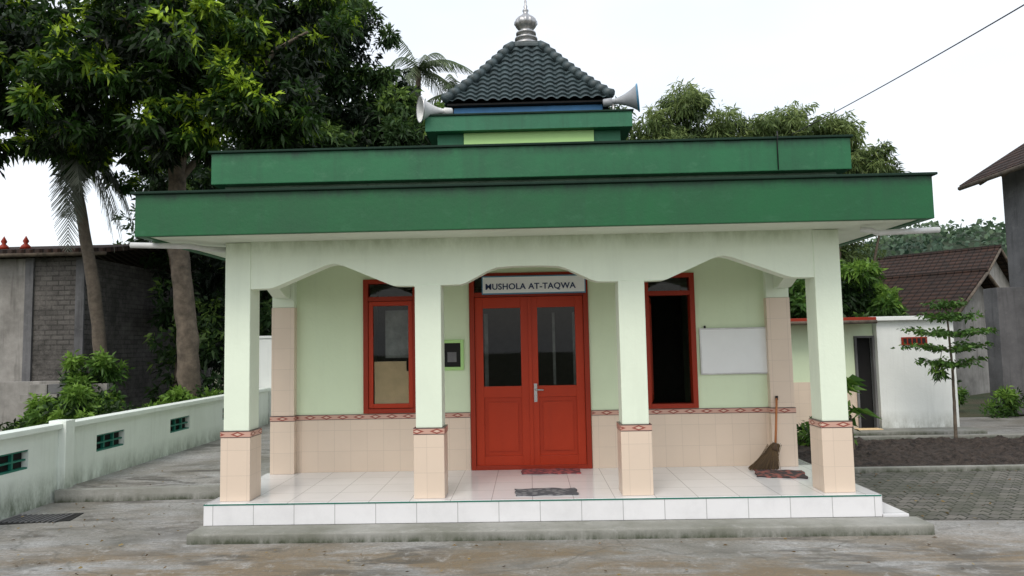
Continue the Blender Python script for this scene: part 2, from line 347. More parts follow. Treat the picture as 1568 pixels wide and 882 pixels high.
def palm(name,base,top,r,n=16,L_=2.8,mat='palm',trunkmat='bark2',els=(-.7,1.1),pale=.5,mid=None,azs=None):
    e=group(name,base); pts=[base]+([mid] if mid else [])+[top]; trunk('trunk',pts,r,r*.65,trunkmat,e)
    Vs=[];vals=[]
    for i in range(n):
        a=2*math.pi*i/n*1.618*2+random.uniform(-.2,.2)
        if azs: a=random.uniform(*azs)
        frond(top,a,random.uniform(*els),L_*random.uniform(.8,1.1),random.uniform(1.2,2.2),vals,Vs,pale+random.uniform(-.2,.2))
    np_quads('fronds',np.vstack(Vs),np.concatenate(vals),mat,e); return e

# ------------------------------------------------------------------ ground
G=-.30
def sheet(name,x0,x1,y0,y1,z,mat,parent=None):
    me=bpy.data.meshes.new(name); me.from_pydata([(x0,y0,z),(x1,y0,z),(x1,y1,z),(x0,y1,z)],[],[(0,1,2,3)]); return add(name,me,mat,parent)
sheet('ground',-500,500,-120,700,G-.03,'grass')
sheet('yard_concrete',-5.95,14,-16,3.0,G,'conc')
sheet('road_concrete',3.2,30,4.0,7.2,G+.004,'conc')
def poly(name,pts,z,mat):
    me=bpy.data.meshes.new(name); me.from_pydata([(x,y,z) for x,y in pts],[],[list(range(len(pts)))]); return add(name,me,mat)
poly('paving_blocks',[(3.68,-1.45),(14,-1.95),(14,1.02),(3.5,1.02)],G+.006,'pave')
def soilbed():
    nx,ny=260,84; vs=[];fs=[]; Y1=3.90
    for j in range(ny+1):
        for i in range(nx+1):
            x=3.4+(14-3.4)*i/nx; y=1.12+(Y1-1.12)*j/ny; e=min(1,min(j,ny-j)/6)
            vs.append((x,y,G+.012+e*(.03+.05*noise.noise(Vector((x*3,y*3,0)))+.07*max(0,noise.noise(Vector((x*11,y*11,4))))+.03*abs(noise.noise(Vector((x*23,y*23,4)))))))
    for j in range(ny):
        for i in range(nx): a=j*(nx+1)+i; fs.append([a,a+1,a+nx+2,a+nx+1])
    me=bpy.data.meshes.new('s'); me.from_pydata(vs,[],fs); add('garden_soil',me,'soil',None,False,False)
soilbed()
box('garden_kerb',3.4,14,1.03,1.11,G-.05,G+.07,'step',None,.01)
box('garden_kerb',3.2,14,3.905,3.99,G-.05,G+.08,'step',None,.01)
prism('side_terrace',[(-5.78,.02),(-3.22,.16),(-3.22,7),(-5.78,7)],'z',G-.05,G+.14,'conc')
prism('terrace_kerb',[(-5.77,-.08),(-3.23,.06),(-3.23,.158),(-5.77,.018)],'z',G-.05,G+.147,'step')

# ------------------------------------------------------------------ MUSHOLA
mu=group('mushola_prayer_house',(0,0,0))
box('porch_floor_slab',-3.22,3.34,-1.66,5.6,-.32,-.012,'step',mu,.004)
box('porch_floor_tiles',-3.215,3.335,-1.655,0.0,-.011,0,'floor',mu,.003)
box('porch_front_riser_tiles',-3.22,3.34,-1.672,-1.661,-.205,-.014,'floorv',mu,.002)
box('porch_edge_green_line',-3.22,3.34,-1.676,-1.662,-.013,-.003,'teal',mu,0)
box('porch_side_riser_tiles',3.341,3.352,-1.66,3,-.19,-.002,'floorv',mu,.002)
box('side_step_tiles',3.353,3.60,-1.66,3,-.24,-.185,'floor',mu,.004)
box('front_step',-3.24,3.66,-1.98,-1.673,G-.04,-.205,'step',mu,.014)
box('side_step_base',3.353,3.66,-1.672,3.0,G-.04,-.241,'step',mu,.01)
WT=2.595
ops=[(-2.03,-1.36,.70,2.33),(-.73,.73,0,2.38),(1.40,2.02,.70,2.33)]
xs=-3.12
for i,(a,b_,z0,z1) in enumerate(ops):
    box(f'front_wall_{i}',xs,a,0,.15,0,WT,'wall',mu,0)
    box(f'lintel_wall_{i}',a,b_,0,.15,z1,WT,'wall',mu,0)
    if z0>0: box(f'sill_wall_{i}',a,b_,0,.15,0,z0,'wall',mu,0)
    xs=b_
box('front_wall_3',xs,3.12,0,.15,0,WT,'wall',mu,0)
box('side_wall_left',-3.12,-2.97,.15,5.4,-.3,WT,'wall',mu,0)
box('side_wall_right',2.97,3.12,.15,5.4,-.3,WT,'wall',mu,0)
box('back_wall',-2.97,2.97,5.25,5.4,-.3,WT,'wall',mu,0)
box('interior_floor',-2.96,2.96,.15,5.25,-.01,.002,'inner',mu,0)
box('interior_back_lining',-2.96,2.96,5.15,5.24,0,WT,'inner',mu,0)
for i,(a,b_) in enumerate([(-2.86,-.732),(.732,2.86)]):
    box(f'wainscot_{i}',a,b_,-.012,-.001,0,.625,'tile',mu,0)
    box(f'wainscot_border_{i}',a,b_,-.015,-.001,.626,.69,'border',mu,0)
for i,(a,b_) in enumerate([(-3.13,-2.86),(2.86,3.13)]):
    box(f'pilaster_low_{i}',a-.012,b_+.012,-.105,.02,0,.625,'tile',mu,.004)
    box(f'pilaster_border_{i}',a-.014,b_+.014,-.108,.021,.626,.69,'border',mu,0)
    box(f'pilaster_tile_{i}',a-.005,b_+.005,-.095,.018,.691,2.0,'tile',mu,.004)
    box(f'pilaster_top_{i}',a,b_,-.09,.017,2.001,WT,'column',mu,.004)
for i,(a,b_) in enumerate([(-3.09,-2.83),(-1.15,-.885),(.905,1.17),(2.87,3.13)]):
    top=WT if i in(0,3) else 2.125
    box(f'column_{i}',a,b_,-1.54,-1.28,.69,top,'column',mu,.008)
    box(f'column_tiles_{i}',a-.02,b_+.02,-1.56,-1.26,0,.625,'tile',mu,.006)
    box(f'column_border_{i}',a-.023,b_+.023,-1.563,-1.257,.626,.69,'border',mu,0)
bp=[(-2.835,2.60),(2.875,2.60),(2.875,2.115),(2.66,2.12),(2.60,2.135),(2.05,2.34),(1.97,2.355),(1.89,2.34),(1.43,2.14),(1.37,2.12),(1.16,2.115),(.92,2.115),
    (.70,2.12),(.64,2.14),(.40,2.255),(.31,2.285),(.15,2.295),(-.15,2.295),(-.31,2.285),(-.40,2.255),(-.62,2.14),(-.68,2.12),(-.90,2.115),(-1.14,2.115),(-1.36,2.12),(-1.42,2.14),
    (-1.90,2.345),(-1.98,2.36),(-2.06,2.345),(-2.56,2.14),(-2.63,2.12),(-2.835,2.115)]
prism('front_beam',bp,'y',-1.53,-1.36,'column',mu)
for i,(a,b_) in enumerate([(-3.07,-2.91),(2.95,3.11)]):
    sp=[(-1.275,2.60),(-.095,2.60),(-.095,2.11),(-.25,2.12),(-.69,2.30),(-1.12,2.12),(-1.275,2.115)]
    prism(f'side_beam_{i}',sp,'x',a,b_,'column',mu)
box('soffit',-3.62,3.66,-2.08,5.9,2.598,2.70,'soffit',mu,0)
box('roof_slab_core',-3.60,3.64,-2.06,5.9,2.701,2.97,'riser',mu,0)
for nm,a in (('front',(-3.70,3.75,-2.14,-2.081)),('left',(-3.70,-3.621,-2.08,5.95)),('right',(3.661,3.75,-2.08,5.95))):
    box('lower_fascia_'+nm,*a,2.585,2.985,'fascia',mu,.006)
box('lower_fascia_lip',-3.735,3.785,-2.175,5.98,2.986,3.010,'lip',mu,.006)
box('upper_riser',-3.14,3.18,-1.45,5.5,3.011,3.20,'riser',mu,0)
box('upper_fascia',-3.24,3.29,-1.56,5.6,3.201,3.525,'fascia2',mu,.008)
box('upper_fascia_lip',-3.265,3.315,-1.585,5.63,3.526,3.550,'lip',mu,.006)
tube('upper_band_conduit',[(2.55,-1.585,3.60),(2.55,-1.60,3.54),(2.55,-1.575,3.5),(2.55,-1.575,3.21)],.006,'wire',mu,6)
TX,TY=.05,1.65
box('tower_base',TX-1.2,TX+1.2,TY-1.2,TY+1.2,3.551,4.27,'fascia3',mu,.005)
box('tower_front_panel',TX-.85,TX+.85,TY-1.235,TY-1.201,3.6,4.269,'lime',mu,.004)
box('tower_band',TX-1.34,TX+1.34,TY-1.34,TY+1.34,4.27,4.47,'fascia3',mu,.006)
box('tower_band_lip',TX-1.36,TX+1.36,TY-1.36,TY+1.36,4.471,4.495,'lip',mu,.005)
box('tower_neck',TX-.95,TX+.95,TY-.95,TY+.95,4.496,4.72,'blue',mu,.004)
box('tower_blue_fascia',TX-1.0,TX+1.0,TY-1.0,TY+1.0,4.56,4.685,'blue',mu,.004)
E=1.10;T=.2;rz0=4.73;rz1=5.84
def rh(t): return rz0+(rz1-rz0)*(t*.84+.16*t*t)
def tower_roof():
    vs=[];fs=[]
    rows=12; sub=5; per=.155
    for q in range(4):
        R=Matrix.Rotation(q*math.pi/2,3,'Z')
        nr=rows*sub; xsn=np.arange(-E,E+.001,per/6); off=len(vs)
        for j in range(nr+1):
            for dup in (0,1):
                t=j/nr
                half=E+(T-E)*t; z=rh(t)
                saw=((j%sub)/sub) if dup==0 or j%sub else 0
                if dup==0 and j%sub==0 and j>0: saw=1
                if j==0: saw=0
                o=.03*(1-saw)
                for x in xsn:
                    xx=max(-half,min(half,x)); c=.022*(abs(math.cos(math.pi*xx/per))*2-1) if abs(x)<=half else 0
                    c+=.006*noise.noise(Vector((round(xx/per)*3.1,j//sub*2.7,q)))
                    p=Vector((xx,-(half)-(o+c)*.75,z+(o+c)*.66)); p=R@p; vs.append((TX+p.x,TY+p.y,p.z))
        n=len(xsn)
        for j in range(2*(nr+1)-1):
            for i in range(n-1):
                a=off+j*n+i; fs.append([a,a+1,a+n+1,a+n])
    me=bpy.data.meshes.new('r'); me.from_pydata(vs,[],fs); add('tower_roof_tiles',me,'rooftile',mu,False,False)
    for sx in(-1,1):
        for sy in(-1,1):
            m=11
            for k in range(m):
                t0=k/m; t1=(k+1.15)/m
                def P(t,l):
                    h=E+(T-E)*t; return Vector((TX+sx*(h+.01),TY+sy*(h+.01),rh(t)+.035+l))
                tube(f'hip_cap_{sx}{sy}{k}',[P(t0,.022),P(min(t1,1.02),0)],[.068,.052],'rooftile',mu,10)
tower_roof()
box('tower_roof_underside',TX-1.08,TX+1.08,TY-1.08,TY+1.08,4.695,4.72,'dark',mu,0)
box('tower_cap_slab',TX-.24,TX+.24,TY-.24,TY+.24,5.845,5.905,'rooftile',mu,.015)
box('tower_cap_neck',TX-.20,TX+.20,TY-.20,TY+.20,5.906,5.94,'rooftile',mu,.01)
fp=[(.0,0),(.19,0),(.19,.03),(.13,.04),(.12,.07),(.17,.08),(.17,.10),(.11,.11),(.10,.14),(.15,.15),(.15,.17),(.09,.18),(.09,.21),(.13,.24),(.165,.28),(.16,.32),(.12,.36),(.06,.40),(.03,.43),(.045,.45),(.045,.465),(.02,.48),(.03,.51),(.015,.54),(.02,.57),(.008,.61),(.004,.72),(0,.74)]
lathe('finial',[(r,5.935+h*1.22) for r,h in fp],'silver',mu,(TX,TY,0),n=48,rib=(13,16,.07,12))
tube('drain_pipe_left',[(-2.95,-1.2,2.55),(-3.3,-1.55,2.54),(-3.36,-1.75,2.54),(-3.9,-1.85,2.55)],.028,'pvc',mu,10)
tube('drain_pipe_right',[(3.25,-1.75,2.555),(3.34,-1.78,2.54),(3.38,-1.8,2.51),(3.95,-1.85,2.52)],.028,'pvc',mu,10)
D0,D1=-.725,.725
def panel_frame(pre,x0,x1,y0,y1,z0,z1,w,mat,par,wt=None):
    wt=wt or w
    box(pre+'_stile_l',x0,x0+w,y0,y1,z0,z1,mat,par,.004); box(pre+'_stile_r',x1-w,x1,y0,y1,z0,z1,mat,par,.004)
    box(pre+'_rail_t',x0+w,x1-w,y0+.001,y1-.001,z1-wt,z1,mat,par,.004); box(pre+'_rail_b',x0+w,x1-w,y0+.001,y1-.001,z0,z0+wt,mat,par,.004)
panel_frame('door_frame',D0,D1,-.035,.10,.0,2.375,.06,'redd',mu,.05)
box('door_transom',D0+.06,D1-.06,-.02,.09,2.085,2.14,'redd',mu,.004)
box('transom_glass',D0+.06,D1-.06,.03,.036,2.14,2.325,'glass',mu,0)
for i,(a,b_) in enumerate([(D0+.063,-.003),(.003,D1-.063)]):
    y0,y1=-.008,.034
    box(f'leaf{i}_stile_l',a,a+.10,y0,y1,.012,2.08,'red',mu,.004); box(f'leaf{i}_stile_r',b_-.10,b_,y0,y1,.012,2.08,'red',mu,.004)
    for k,(z0,z1) in enumerate([(.012,.16),(.86,.995),(1.945,2.08)]): box(f'leaf{i}_rail{k}',a+.10,b_-.10,y0+.001,y1-.001,z0,z1,'red',mu,.004)
    box(f'leaf{i}_panel',a+.09,b_-.09,.014,.028,.15,.87,'red',mu,0)
    box(f'leaf{i}_panel_raised',a+.15,b_-.15,-.002,.02,.22,.80,'red',mu,.014)
    box(f'leaf{i}_glass',a+.09,b_-.09,.016,.022,.98,1.96,'glass',mu,0)
box('door_astragal',-.012,.03,-.02,-.008,.015,2.075,'red',mu,.003)
box('handle_plate',.045,.085,-.018,-.009,.80,1.02,'hand',mu,.003)
tube('handle_lever',[(.065,-.015,.95),(.065,-.06,.95),(.16,-.062,.945)],.010,'hand',mu,8)
box('door_threshold',D0+.06,D1-.06,-.03,.09,.0,.011,'redd',mu,0)
for x,w_ in ((-.58,.05),(.30,.035),(.56,.06)): box('reflection_strip',x,x+w_,.5,.52,.9,1.9,'curtain',mu,.004)  # grey strips behind the glass imitate upright reflections in the door
sg=group('mosque_name_sign',(0,-.05,2.24))
box('sign_border',-.565,.70,-.060,-.040,2.110,2.335,'signblue',sg,.003)
box('sign_plate',-.552,.687,-.064,-.0605,2.126,2.320,'sign',sg,0)
for k,(ox,oz) in enumerate(((0,0),(.0028,.0006))):
    fc=bpy.data.curves.new('sign_text','FONT'); fc.body='MUSHOLA AT-TAQWA'; fc.size=.102; fc.offset=.0012; fc.extrude=.001; fc.align_x='CENTER'; fc.align_y='CENTER'; fc.space_character=1.06
    to=bpy.data.objects.new('sign_text',fc); COL.objects.link(to); fc.materials.append(M['navy']); to.location=(.025+ox,-.0665-.0006*k,2.200+oz); to.rotation_euler=(math.pi/2,0,0); to.parent=sg; to.matrix_parent_inverse=Matrix.Translation((0,-.05,2.24)).inverted()
for i,(a,b_,z0,z1) in enumerate([ops[0],ops[2]]):
    panel_frame(f'window{i}_frame',a,b_,-.03,.11,z0-.005,z1,.06,'redd',mu,.055)
    box(f'window{i}_transom',a+.06,b_-.06,-.02,.09,2.06,2.115,'redd',mu,.004)
    box(f'window{i}_top_glass',a+.06,b_-.06,.03,.034,2.115,2.28,'glass',mu,0)
    if i==0:
        panel_frame(f'casement{i}',a+.063,b_-.063,-.012,.03,z0+.055,2.056,.055,'red',mu)
        box(f'casement{i}_glass',a+.115,b_-.115,.008,.012,z0+.11,2.0,'glass',mu,0)
        box('cardboard_behind_glass',a+.13,b_-.12,.016,.022,z0+.11,1.20,'card',mu,0)
        box('cardboard_flap',a+.125,b_-.15,.024,.030,1.20,1.32,'card',mu,0)
        box('curtain',a+.24,b_-.10,.14,.16,1.36,1.95,'curtain',mu,0)
    else:
        c=math.radians(78); sh=group('open_window_sash',(a+.07,.10,0),0)
        sh.parent=mu; sh.rotation_euler=(0,0,c)
        for nm,bb in (('stile_l',(0,.055,-.02,.02,z0+.06,2.05)),('stile_r',(.44,.495,-.02,.02,z0+.06,2.05)),('rail_t',(.055,.44,-.019,.019,1.99,2.05)),('rail_b',(.055,.44,-.019,.019,z0+.06,z0+.12))):
            box('sash_'+nm,*bb,'red',sh,.003,True)
        box('sash_glass',.05,.445,-.002,.002,z0+.115,1.995,'glass',sh,0,True)
mb=group('meter_box',(-.94,0,1.38))
panel_frame('meter_frame',-1.085,-.80,-.03,-.001,1.20,1.57,.04,'lime',mb)
box('meter_dark_pane',-1.045,-.84,-.012,-.002,1.24,1.53,'dark',mb,0)
box('meter_dial',-1.0,-.89,-.022,-.0125,1.30,1.42,'concw',mb,.004)
box('light_switch',1.08,1.13,-.014,-.001,1.42,1.50,'white',None,.004)
wb=group('whiteboard',(2.5,0,1.37))
box('board_surface',2.075,2.955,-.028,-.012,1.105,1.635,'board',wb,0); panel_frame('board_frame',2.06,2.97,-.034,-.006,1.09,1.65,.018,'alu',wb)
for x in (2.12,2.90): box('board_hook',x,x+.02,-.02,-.002,1.65,1.68,'dark',wb,0)

def floormat(name,x0,x1,y0,y1,mat,rot=0,z=.0):
    nx,ny=24,10; vs=[];fs=[];cx,cy=(x0+x1)/2,(y0+y1)/2
    for j in range(ny+1):
        for i in range(nx+1):
            x=x0+(x1-x0)*i/nx-cx; y=y0+(y1-y0)*j/ny-cy
            y+= .012*math.sin(i*.7+j*.3); x+=.01*math.sin(j*1.1)
            X=x*math.cos(rot)-y*math.sin(rot)+cx; Y=x*math.sin(rot)+y*math.cos(rot)+cy
            vs.append((X,Y,z+.014+.006*noise.noise(Vector((X*7,Y*7,1)))))
    for j in range(ny):
        for i in range(nx): a=j*(nx+1)+i; fs.append([a,a+1,a+nx+2,a+nx+1])
    me=bpy.data.meshes.new(name); me.from_pydata(vs,[],fs); bm=bmesh.new(); bm.from_mesh(me)
    r=bmesh.ops.extrude_face_region(bm,geom=bm.faces[:]); bmesh.ops.translate(bm,verts=[v for v in r['geom'] if isinstance(v,bmesh.types.BMVert)],vec=(0,0,-.011)); bmesh.ops.recalc_face_normals(bm,faces=bm.faces[:]); bm.to_mesh(me); bm.free()
    add(name,me,mat)
floormat('door_mat',-.12,.56,-.36,-.06,'mat1')
floormat('door_mat',-.17,.45,-1.50,-1.20,'mat2',.03)
floormat('door_mat',2.50,3.02,-.80,-.36,'mat3',-.25)
br=group('broom',(2.85,-.3,0))
tube('stick',[(2.92,-.115,.82),(2.88,-.17,.50),(2.84,-.23,.26)],.013,'broomstick',br)
Pb=np.tile(np.array([[2.83,-.235,.27]]),(900,1))+rng.normal(size=(900,3))*[.025,.01,.01]
Tb=np.stack([rng.uniform(2.50,2.84,900),rng.normal(-.30,.03,900),rng.uniform(.004,.03,900)],1)
Vq=np.stack([Pb-[.003,0,0],Pb+[.003,0,0],Tb+[.002,0,0],Tb-[.002,0,0]],1).reshape(-1,3); np_quads('bristles',Vq,rng.uniform(0,.4,900),'litter',br)
tube('binding',[(2.84,-.22,.29),(2.81,-.25,.21)],[.03,.045],'bristle',br)
tube('broom_band',[(2.92,-.115,.78),(2.92,-.115,.83)],.016,'dark',br)
def horn(name,mouth,d,s,L_,mt_,rim):
    e=group(name,mouth); d=Vector(d).normalized(); o=Vector(mouth)-d*L_*s
    prof=[(0,-.12),(.05,-.12),(.055,-.10),(.055,0),(.035,.01),(.04,.06),(.055,.12),(.085,.20),(.125,.28),(.165,.34),(.185,L_),(.19,L_+.012),(.18,L_+.012),(.16,.335),(.115,.27),(.07,.18),(.04,.1),(.03,.04)]
    lathe('horn_bell',[(r*s,h*s) for r,h in prof],mt_,e,o,d,28)
    lathe('horn_rim',[(.186*s,(L_-.004)*s),(.196*s,(L_+.004)*s),(.196*s,(L_+.018)*s),(.184*s,(L_+.018)*s)],rim,e,o,d,28)
    lathe('horn_throat',[(0,.20*s),(.03*s,.18*s),(.045*s,.10*s),(.045*s,.06*s)],mt_,e,o,d,16)
    q=o+d*.02; tube('bracket',[(q.x,q.y,4.495),(q.x,q.y,q.z-.03)],.015,'alu',e)
horn('horn_loudspeaker',(-1.34,.30,4.56),(-.90,-.42,-.05),.88,.36,'pvc','alu')
horn('horn_loudspeaker',(1.48,.42,4.68),(.97,-.20,.06),.93,.36,'greymetal','signblue')

# ------------------------------------------------------------------ left fence
fe=group('boundary_wall',(-5.8,4,0))
FX=-5.78; FT=.63
def fence_run(y0,y1,vents,tag,x=FX):
    ys=y0
    for i,(a,b_) in enumerate(vents):
        box(f'{tag}_solid_{i}',x-.12,x,ys,a,G-.1,FT-.06,'fence',fe,0)
        box(f'{tag}_under_{i}',x-.12,x,a,b_,G-.1,.18,'fence',fe,0); box(f'{tag}_over_{i}',x-.12,x,a,b_,.40,FT-.06,'fence',fe,0)
        box(f'{tag}_vent_back_{i}',x-.09,x-.08,a,b_,.18,.40,'dark',fe,0)
        for k in range(1,3): box(f'{tag}_vent_bar_{i}_{k}',x-.07,x-.03,a+(b_-a)*k/3-.012,a+(b_-a)*k/3+.012,.18,.40,'teal',fe,0)
        box(f'{tag}_vent_rail_{i}',x-.072,x-.032,a,b_,.275,.295,'teal',fe,0)
        for z in (.18,.38): box(f'{tag}_vent_fr_{i}_{z}',x-.075,x-.01,a+.002,b_-.002,z+.001,z+.02,'teal',fe,0)
        ys=b_
    box(f'{tag}_solid_end',x-.12,x,ys,y1,G-.1,FT-.06,'fence',fe,0)
    box(f'{tag}_coping',x-.17,x+.05,y0,y1,FT-.059,FT+.005,'fence',fe,.008)
fence_run(.20,7.0,[(.75,1.4),(2.7,3.35),(4.65,5.3)],'far')
fence_run(-9,.02,[(-7,-6.35),(-5.05,-4.4),(-3.1,-2.45),(-1.15,-.5)],'near',FX-.03)
box('fence_post',FX-.16,FX+.06,.021,.199,G-.1,.67,'fence',fe,.008)
bw=group('white_boundary_wall',(-4.5,7.1,0)); box('wall_panel',-6.25,-3.0,7.05,7.2,G-.1,1.72,'white',bw,.01); box('wall_coping',-6.28,-3.0,7.02,7.23,1.721,1.78,'white',bw,.01)
dg=group('drain_grate',(-5.3,-1.3,G))
prism('pit',[(-5.76,-1.15),(-4.98,-1.0),(-5.05,-.65),(-5.76,-.75)],'z',G-.02,G+.008,'dark',dg)
for k in range(11): box(f'bar_{k}',-5.72+.06*k,-5.695+.06*k,-1.08,-.74,G+.009,G+.02,'concw',dg,0)

# ------------------------------------------------------------------ right outbuilding
ob=group('toilet_outbuilding',(7.2,6,0))
box('block_front_wall',6.65,8.1,5.1,5.22,G,1.80,'white',ob,0)
box('block_left_wall',6.65,6.77,5.221,8.0,G,1.80,'white',ob,0); box('block_right_wall',7.98,8.1,5.221,8,G,1.80,'white',ob,0)
box('flat_roof',6.5,8.2,4.98,8.1,1.801,1.88,'white',ob,.01)
box('vent_frame',7.10,7.58,5.07,5.098,1.33,1.48,'redd',ob,.004)
for k in range(5): box(f'vent_slot_{k}',7.13+.088*k,7.19+.088*k,5.062,5.069,1.355,1.455,'dark',ob,0)
box('recess_wall_left',4.3,6.28,5.25,5.37,G,1.78,'wall',ob,0); box('recess_wall_over',6.28,6.64,5.25,5.37,1.5,1.78,'wall',ob,0)
box('recess_tiles',4.3,6.28,5.235,5.248,G,.65,'tile',ob,0)
box('recess_door_dark',6.28,6.64,5.38,5.40,G,1.5,'dark',ob,0); panel_frame('recess_door_frame',6.27,6.645,5.20,5.30,G,1.52,.04,'concw',ob)
box('canopy',4.1,6.49,4.75,5.9,1.79,1.87,'redd',ob,.006)
tube('canopy_beam',[(4.1,4.74,1.78),(6.49,4.74,1.78)],.035,'bark',ob)
box('apron',5.6,8.3,4.6,5.09,G-.02,G+.07,'step',ob,.01)
box('orange_doormat',6.1,6.55,4.85,5.05,G+.071,G+.085,'card',ob,.004)

# ------------------------------------------------------------------ neighbouring houses
def gable(name,loc,rot,hw,length,ze,zr,wallmat,roofmat='clay',over=.4,base=-.5):
    e=group(name,loc,rot)
    prism('walls',[(-hw+over,base),(hw-over,base),(hw-over,ze+ (zr-ze)*over/hw-.05),(0,zr-.1),(-hw+over,ze+(zr-ze)*over/hw-.05)],'y',.35,length-.3,wallmat,e,True)
    for s,nm in((-1,'l'),(1,'r')):
        n=Vector((s*(zr-ze),0,hw)).normalized()*.07
        me=bpy.data.meshes.new(nm); vs=[(s*hw,0,ze),(0,0,zr),(0,length,zr),(s*hw,length,ze)]; vs+= [(Vector(v)+n)[:] for v in vs]
        me.from_pydata(vs,[],[(0,1,2,3),(7,6,5,4),(0,4,5,1),(1,5,6,2),(2,6,7,3),(3,7,4,0)]); add('roof_'+nm,me,roofmat,e,True)
    tube('ridge_tiles',[(0,-.03,zr+.07),(0,length,zr+.07)],.09,roofmat,e,8,True)
    for s in(-1,1): tube('bargeboard',[(s*hw,-.02,ze-.02),(0,-.02,zr-.02)],.05,'bark',e,6,True)
    return e
gable('brown_roof_house',(14.15,13.5,0),math.atan2(.62,.79),2.5,7,2.0,3.4,'oldwall')
gable('far_tiled_house',(18.9,20,0),math.atan2(.62,.79),2.4,5,3.2,4.9,'oldwall')
nh=group('grey_neighbour_house',(12,7,0))
box('upper_wall',11.35,15,2.5,8.3,G,5.5,'concw',nh,.01); box('lower_wall',10.6,11.34,7.6,8.1,G,2.55,'concw',nh,.01)
prism('roof_plane',[(10.65,5.05),(14.5,7.4),(14.5,7.55),(10.65,5.16)],'y',1.5,8.8,'clay',nh)
for k in range(9): tube(f'rafter_{k}',[(10.7,1.7+k*.8,5.03),(13,1.7+k*.8,6.42)],.035,'bark',nh,6)
tube('eave_board',[(10.65,1.5,5.08),(10.65,8.8,5.08)],.055,'bark',nh,6)
lh=group('grey_block_house',(-13,10,0))
box('light_wall',-18,-12.15,8.3,8.5,-.6,3.8,'oldwall',lh,0); box('dark_wall',-12.149,-10.75,8.25,8.45,-.6,3.8,'block',lh,0); box('side_wall',-10.95,-10.75,8.46,13,-.6,3.8,'block',lh,0)
box('concrete_post',-12.2,-12.0,8.2,8.249,-.6,3.8,'concw',lh,0); box('concrete_beam',-12.2,-10.7,8.19,8.248,.6,.8,'concw',lh,0); box('corner_post',-10.95,-10.74,8.2,8.249,.801,3.8,'concw',lh,0)
prism('roof',[(7.8,3.85),(10.6,4.35),(10.6,4.45),(7.8,3.96)],'x',-18,-10.0,'clay',lh)
prism('roof_back',[(10.6,4.35),(13.4,3.8),(13.4,3.9),(10.6,4.45)],'x',-18,-10.0,'clay',lh)
tube('eave_pole',[(-18,7.82,3.83),(-10.0,7.82,3.83)],.05,'bark',lh,6)
for x in (-12.9,-12.35): lathe('ridge_ornament',[(0,0),(.13,0),(.1,.08),(.04,.14),(.07,.2),(.02,.3),(0,.34)],'redd',lh,(x,8.4,4.05))
gable('small_dark_house',(-12.2,13.2,0),math.radians(15),1.9,5,2.2,3.4,'block')
box('low_concrete_wall',-13.5,-9.9,6.2,6.35,-.6,.9,'oldwall',None,.01)
bs=group('stacked_concrete_blocks',(-9.6,5.9,0))
for k in range(6):
    for j in range(4):
        x=-10.6+j*.42+random.uniform(-.02,.02)+(k%2)*.2; box(f'block_{k}_{j}',x,x+.4,5.9+random.uniform(-.03,.03),6.1,-.35+k*.2,-.155+k*.2,'oldwall' if (k+j)%3 else 'concw',bs,.008)
wf=group('white_window_panel',(-10.2,14.2,0)); box('panel',-10.5,-9.9,13.2,13.25,1.6,2.4,'white',wf,.01); box('panel_dark',-10.4,-10.0,13.18,13.195,1.7,2.2,'dark',wf,0)

# ------------------------------------------------------------------ trees left
mt=group('mango_tree',(-7.2,6.3,-.4))
trunk('trunk',[(-7.15,6.3,-.4),(-7.25,6.3,1.5),(-7.5,6.3,3.9),(-7.55,6.2,7)],.25,.17,'bark',mt)
for k,(p,q,r) in enumerate([((-7.5,6.2,5.3),(-9.6,5.2,7.3),.11),((-7.5,6.2,5.5),(-5.2,5.2,7.2),.10),((-7.5,6.2,6),(-7.8,4.6,8.0),.1),((-7.5,6.2,5.1),(-6.0,7.2,7),.08),((-9.0,5.4,6.8),(-11,4.6,7.6),.06),((-5.8,5.5,6.7),(-4.3,5,7.8),.06),((-8.6,5.6,6.2),(-9.0,4.4,5.6),.04),((-5.6,5.4,6.6),(-4.8,4.9,5.2),.04)]):
    pv,qv=Vector(p),Vector(q); mid=pv.lerp(qv,.5)+Vector((0,0,.3)); trunk(f'limb_{k}',[pv,mid,qv],r,r*.45,'bark',mt,8)
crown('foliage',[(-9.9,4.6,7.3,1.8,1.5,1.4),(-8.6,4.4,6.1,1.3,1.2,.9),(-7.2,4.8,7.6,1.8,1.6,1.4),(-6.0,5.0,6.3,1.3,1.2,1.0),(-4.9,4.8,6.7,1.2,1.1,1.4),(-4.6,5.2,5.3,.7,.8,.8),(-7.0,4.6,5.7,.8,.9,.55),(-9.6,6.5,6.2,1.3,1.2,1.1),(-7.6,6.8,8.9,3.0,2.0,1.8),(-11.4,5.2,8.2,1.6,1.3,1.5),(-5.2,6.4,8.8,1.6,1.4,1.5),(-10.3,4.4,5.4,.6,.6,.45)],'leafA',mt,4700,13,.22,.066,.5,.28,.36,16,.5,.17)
palm('coconut_palm',(-8.9,6.4,-.5),(-9.9,6.2,6.2),.15,10,2.9,'palmdry','bark2',(-1.2,-.1),.4,mid=(-9.35,6.3,3),azs=(-1.3,1.0))
palm('coconut_palm',(-4.3,17.8,-.5),(-4.0,17.6,12.0),.16,15,2.6,'palm','bark2',(-.2,1.2),.6)
palm('coconut_palm',(-2.2,17.8,-.5),(-2.45,17.6,10.9),.15,13,2.4,'palm','bark2',(-.3,1.1),.65)
dt=group('dense_tree',(-5,13.3,-.4)); trunk('trunk',[(-5,13.3,-.4),(-5.2,13.3,7)],.25,.12,'bark',dt)
